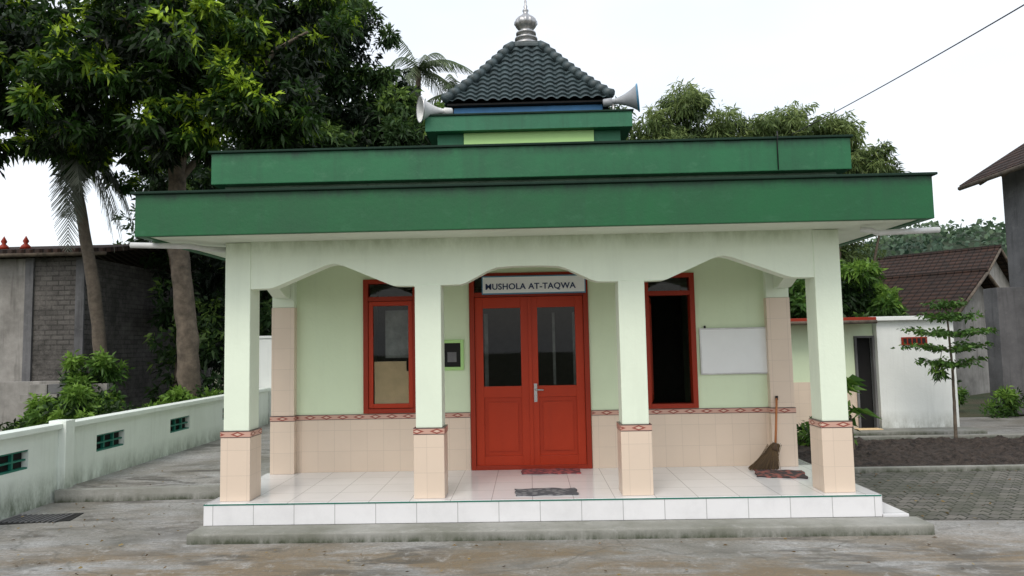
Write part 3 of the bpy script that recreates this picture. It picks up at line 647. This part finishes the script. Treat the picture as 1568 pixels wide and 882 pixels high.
crown('foliage',[(-5.7,13.0,11.2,1.6,1.6,1.8),(-5.2,13.2,8.3,2.0,1.8,2.1),(-3.7,13.4,7.6,1.8,1.4,1.9),(-2.4,14,6.6,1.4,1.3,1.7),(-7.2,13.5,9,1.8,1.8,2.8),(-4.1,13.6,9.6,.9,1.0,.9)],'leafB',dt,4300,11,.25,.08,.4,.28,.38,16,.6,.07)
ut=group('understorey_trees',(-7,10,-.4))
for k,x in enumerate([-9.6,-6.7,-5.9,-8.1]): trunk(f'trunk_{k}',[(x,10.5+k*.3,-.5),(x+.2,10.4,2.5),(x-.2,10.3,4.5)],.12,.06,'bark',ut,8)
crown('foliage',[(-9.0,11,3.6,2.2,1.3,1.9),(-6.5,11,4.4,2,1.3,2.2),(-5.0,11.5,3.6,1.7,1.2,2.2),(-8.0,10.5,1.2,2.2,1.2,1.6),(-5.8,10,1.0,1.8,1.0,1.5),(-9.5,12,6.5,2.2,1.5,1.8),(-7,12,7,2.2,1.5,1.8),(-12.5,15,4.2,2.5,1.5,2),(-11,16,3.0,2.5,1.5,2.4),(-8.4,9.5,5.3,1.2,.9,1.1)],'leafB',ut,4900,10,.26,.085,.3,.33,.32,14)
s1=group('fence_shrubs',(-8,5,-.4))
crown('foliage',[(-8.9,5.2,.35,1.0,.6,.6),(-8.0,5.0,.1,.8,.5,.55),(-7.4,5.3,.05,.7,.5,.5),(-6.6,5.6,-.05,.7,.5,.45),(-9.9,5.4,.1,.8,.5,.5),(-7.0,6.2,.35,.7,.6,.5),(-9.2,6.0,.9,.6,.5,.6)],'leafD',s1,1700,10,.16,.05,.2,.36,.56,14)
# ------------------------------------------------------------------ trees right
rt=group('bamboo_grove',(8,17,-.4))
for k in range(7): trunk(f'culm_{k}',[(5+k*1.2,17.3,-.5),(5.2+k*1.2,17,4),(5.6+k*1.2+random.uniform(-.4,.4),16.6,7.5)],.06,.03,'bark',rt,6)
crown('foliage',[(5.9,17,9.1,1.6,1.3,2.1),(4.6,17,8.0,1.3,1.2,1.5),(8.0,17,8.3,1.7,1.3,1.9),(9.8,17,8.2,1.6,1.3,1.8),(11.3,16.7,7.8,1.4,1,1.5),(12.6,16.4,7.3,.9,.8,1.2),(13.0,16.3,6.2,.5,.6,1.2),(8.5,17.5,5.6,5,1.5,2.4),(3.4,18,9.6,1.0,1,1.3)],'leafC',rt,6200,11,.29,.055,.9,.30,.48,17,.45,.07)
r2=group('garden_trees',(8,9.5,-.4))
trunk('trunk',[(8.3,9.5,-.4),(8.2,9.5,2)],.1,.06,'bark',r2,8)
crown('foliage',[(8.0,9.5,2.5,1.1,.9,.9),(9.0,9.8,2.2,.7,.7,.55),(7.0,9.6,2.6,1.0,.8,1.0),(6.0,9.3,2.2,1.0,.8,1.0),(8.2,10.5,3.1,.9,.8,.55)],'leafD',r2,1800,11,.2,.065,.35,.30,.40,14)
SX,SY=7.2,3.7
sp=group('tiered_sapling',(SX,SY,G))
trunk('trunk',[(SX,SY,G),(SX+.02,SY,.9),(SX-.02,SY,2.0)],.03,.012,'bark',sp,8)
Vs=[];vals=[]
for li,(z,r) in enumerate([(2.04,.24),(1.82,.47),(1.55,.66),(1.29,.72),(1.03,.5)]):
    nb=7
    for k in range(nb):
        a=2*math.pi*k/nb+li*.6+random.uniform(-.2,.2); rr=r*random.uniform(.7,1.1); end=Vector((SX+math.cos(a)*rr,SY+math.sin(a)*rr,z+rr*.08+random.uniform(-.05,.05)))
        tube(f'branch_{li}_{k}',[(SX,SY,z-.05),end],[.009,.004],'bark',sp,5)
        n=int(75*rr/.7)+12; f=rng.uniform(.2,1.05,n); B=np.array([[SX,SY,z-.05]])*(1-f[:,None])+np.array([end[:]])*f[:,None]+rng.normal(size=(n,3))*[.06,.06,.02]
        D=rng.normal(size=(n,3))*[1,1,.4]; Vs.append(leaf_quads(B,D,.09,.045,.2)); vals.append(rng.uniform(.25,.75,n))
np_quads('leaves',np.vstack(Vs),np.concatenate(vals),'leafD',sp)
crown('hanging_leaves',[(SX-.23,SY-.1,.95,.13,.12,.2)],'leafD',sp,30,6,.1,.03,1,.4,.5,5); tube('twig',[(SX,SY,1.25),(SX-.16,SY-.05,1.3),(SX-.23,SY-.1,1.1)],.006,'bark',sp,5)
for (x,y,zt) in ((4.75,2.2,.95),(5.0,2.6,.5)):
    e=group('broadleaf_plant',(x,y,G)); trunk('stem',[(x,y,G),(x-.03,y,zt-.2)],.02,.012,'bark',e,6)
    n=26; P=np.tile([[x-.03,y,zt-.2]],(n,1))+rng.normal(size=(n,3))*[.03,.03,.08]; D=rng.normal(size=(n,3))*[1,1,.3]+[0,0,.35]
    np_quads('leaves',leaf_quads(P,D,.34,.12,.35),rng.uniform(.4,.95,n),'leafD',e)
s2=group('garden_shrub',(4.7,3,G)); crown('foliage',[(4.6,3.2,-.1,.35,.3,.25),(5.1,3.6,.0,.4,.3,.35)],'leafD',s2,120,8,.14,.045,0,.4,.55,6)
s3=group('roadside_shrub',(10.5,7,G)); crown('foliage',[(10.5,7.2,0,.5,.4,.35),(9.6,8.6,.3,.7,.5,.6),(9.3,8.8,.8,.6,.5,.7)],'leafD',s3,420,9,.13,.04,0,.4,.5,8)
n=620; P=np.stack([rng.uniform(-5.7,9,n),rng.uniform(-3.6,1.2,n),np.full(n,G+.012)],1)
keep=~((P[:,0]>-3.5)&(P[:,0]<3.9)&(P[:,1]>-2.05)); P=P[keep]; left=(P[:,0]<-3.2)&(P[:,1]>-.1); P[left,2]+=.145
D=rng.normal(size=P.shape)*[1,1,.05]; V=leaf_quads(P,D,.045,.022,0); V[:,2]=np.maximum(V[:,2],np.repeat(P[:,2],4)-.003)+rng.uniform(0,.006,len(V)); np_quads('fallen_leaves',V,rng.uniform(0,1,len(P)),'litter',None)

# ------------------------------------------------------------------ hills
def hill():
    na,nr=160,24; vs=[];fs=[]
    def H(a,r):
        t=math.tan(a); ridge=17+8*math.exp(-((t-.62)/.18)**2)+4*math.exp(-((t+.62)/.2)**2)
        f=math.exp(-((r-170)/55)**2); return -2+f*(ridge+3.5*noise.noise(Vector((a*7,r*.02,0)))+2.0*noise.noise(Vector((a*40,r*.1,3))))
    for j in range(nr+1):
        for i in range(na+1):
            a=math.radians(-62+124*i/na); r=70+j*8; vs.append((r*math.sin(a),r*math.cos(a),H(a,r)))
    for j in range(nr):
        for i in range(na): k=j*(na+1)+i; fs.append([k,k+1,k+na+2,k+na+1])
    me=bpy.data.meshes.new('h'); me.from_pydata(vs,[],fs); h=add('hill',me,'hill',None,False,True)
    n=30000; a=np.radians(rng.uniform(-50,50,n)); r=rng.uniform(95,178,n)
    P=np.array([(ri*math.sin(ai),ri*math.cos(ai),H(ai,ri)+1.6*max(0,noise.noise(Vector((ai*90,ri*.25,7))))*2) for ai,ri in zip(a,r)]); P+=rng.normal(size=P.shape)*.6
    vv=np.array([.5+.6*noise.noise(Vector((p[0]*.12,p[2]*.2,p[1]*.05))) for p in P])
    np_quads('hill_canopy',leaf_quads(P,rng.normal(size=P.shape),1.3,.9,.2),vv+rng.normal(size=n)*.13,'leafH',h)
hill()
e=group('overhead_cable',(6.7,5,6)); pts=[]
A=Vector((6.9,9.5,6.75)); B=Vector((6.55,-4,5.55))
for i in range(25):
    t=i/24; p=A.lerp(B,t); p.z-=.42*t*(1-t); pts.append(p)
tube('cable',pts,.011,'wire',e,6)

# ------------------------------------------------------------------ light / world / camera
el,az=math.radians(50),math.radians(200)
w=bpy.data.worlds.new('World'); S.world=w; w.use_nodes=True; nt=w.node_tree; nt.nodes.clear()
out=N(nt,'ShaderNodeOutputWorld'); sky=N(nt,'ShaderNodeTexSky'); sky.sky_type='NISHITA'; sky.sun_disc=False; sky.sun_elevation=el; sky.sun_rotation=az; sky.dust_density=4; sky.air_density=1.2
b1=N(nt,'ShaderNodeBackground'); b1.inputs[1].default_value=.06; L(nt,sky.outputs[0],b1.inputs[0])
tc=N(nt,'ShaderNodeTexCoord'); mp=N(nt,'ShaderNodeMapping'); mp.inputs['Scale'].default_value=(1,1,2.5); L(nt,tc.outputs['Generated'],mp.inputs[0])
cl=ramp(nt,noi(nt,mp.outputs[0],1.8,4,.5),[(.35,(.80,.855,.93)),(.6,(.93,.94,.955))])
b2=N(nt,'ShaderNodeBackground'); b2.inputs[1].default_value=1.0; L(nt,cl,b2.inputs[0])
ad=N(nt,'ShaderNodeAddShader'); L(nt,b1.outputs[0],ad.inputs[0]); L(nt,b2.outputs[0],ad.inputs[1]); L(nt,ad.outputs[0],out.inputs[0])
sl=bpy.data.lights.new('sun','SUN'); sl.energy=1.25; sl.angle=math.radians(25); sl.color=(1,.96,.9); so=bpy.data.objects.new('sun',sl); COL.objects.link(so)
sd=Vector((math.sin(az)*math.cos(el),math.cos(az)*math.cos(el),math.sin(el))); so.rotation_euler=sd.to_track_quat('Z','Y').to_euler(); so.location=(0,-5,20)
cam=bpy.data.cameras.new('camera'); cam.lens=25; cam.sensor_width=36; cam.clip_end=2000; co=bpy.data.objects.new('camera',cam); COL.objects.link(co)
co.matrix_world=Matrix.Translation((0,-8.7,1.52))@Matrix.Rotation(math.radians(1.3),4,'Z')@Matrix.Rotation(math.radians(94.4),4,'X')@Matrix.Rotation(math.radians(-1.12),4,'Z')
S.camera=co
S.view_settings.view_transform='Standard'; S.view_settings.look='None'; S.view_settings.exposure=0
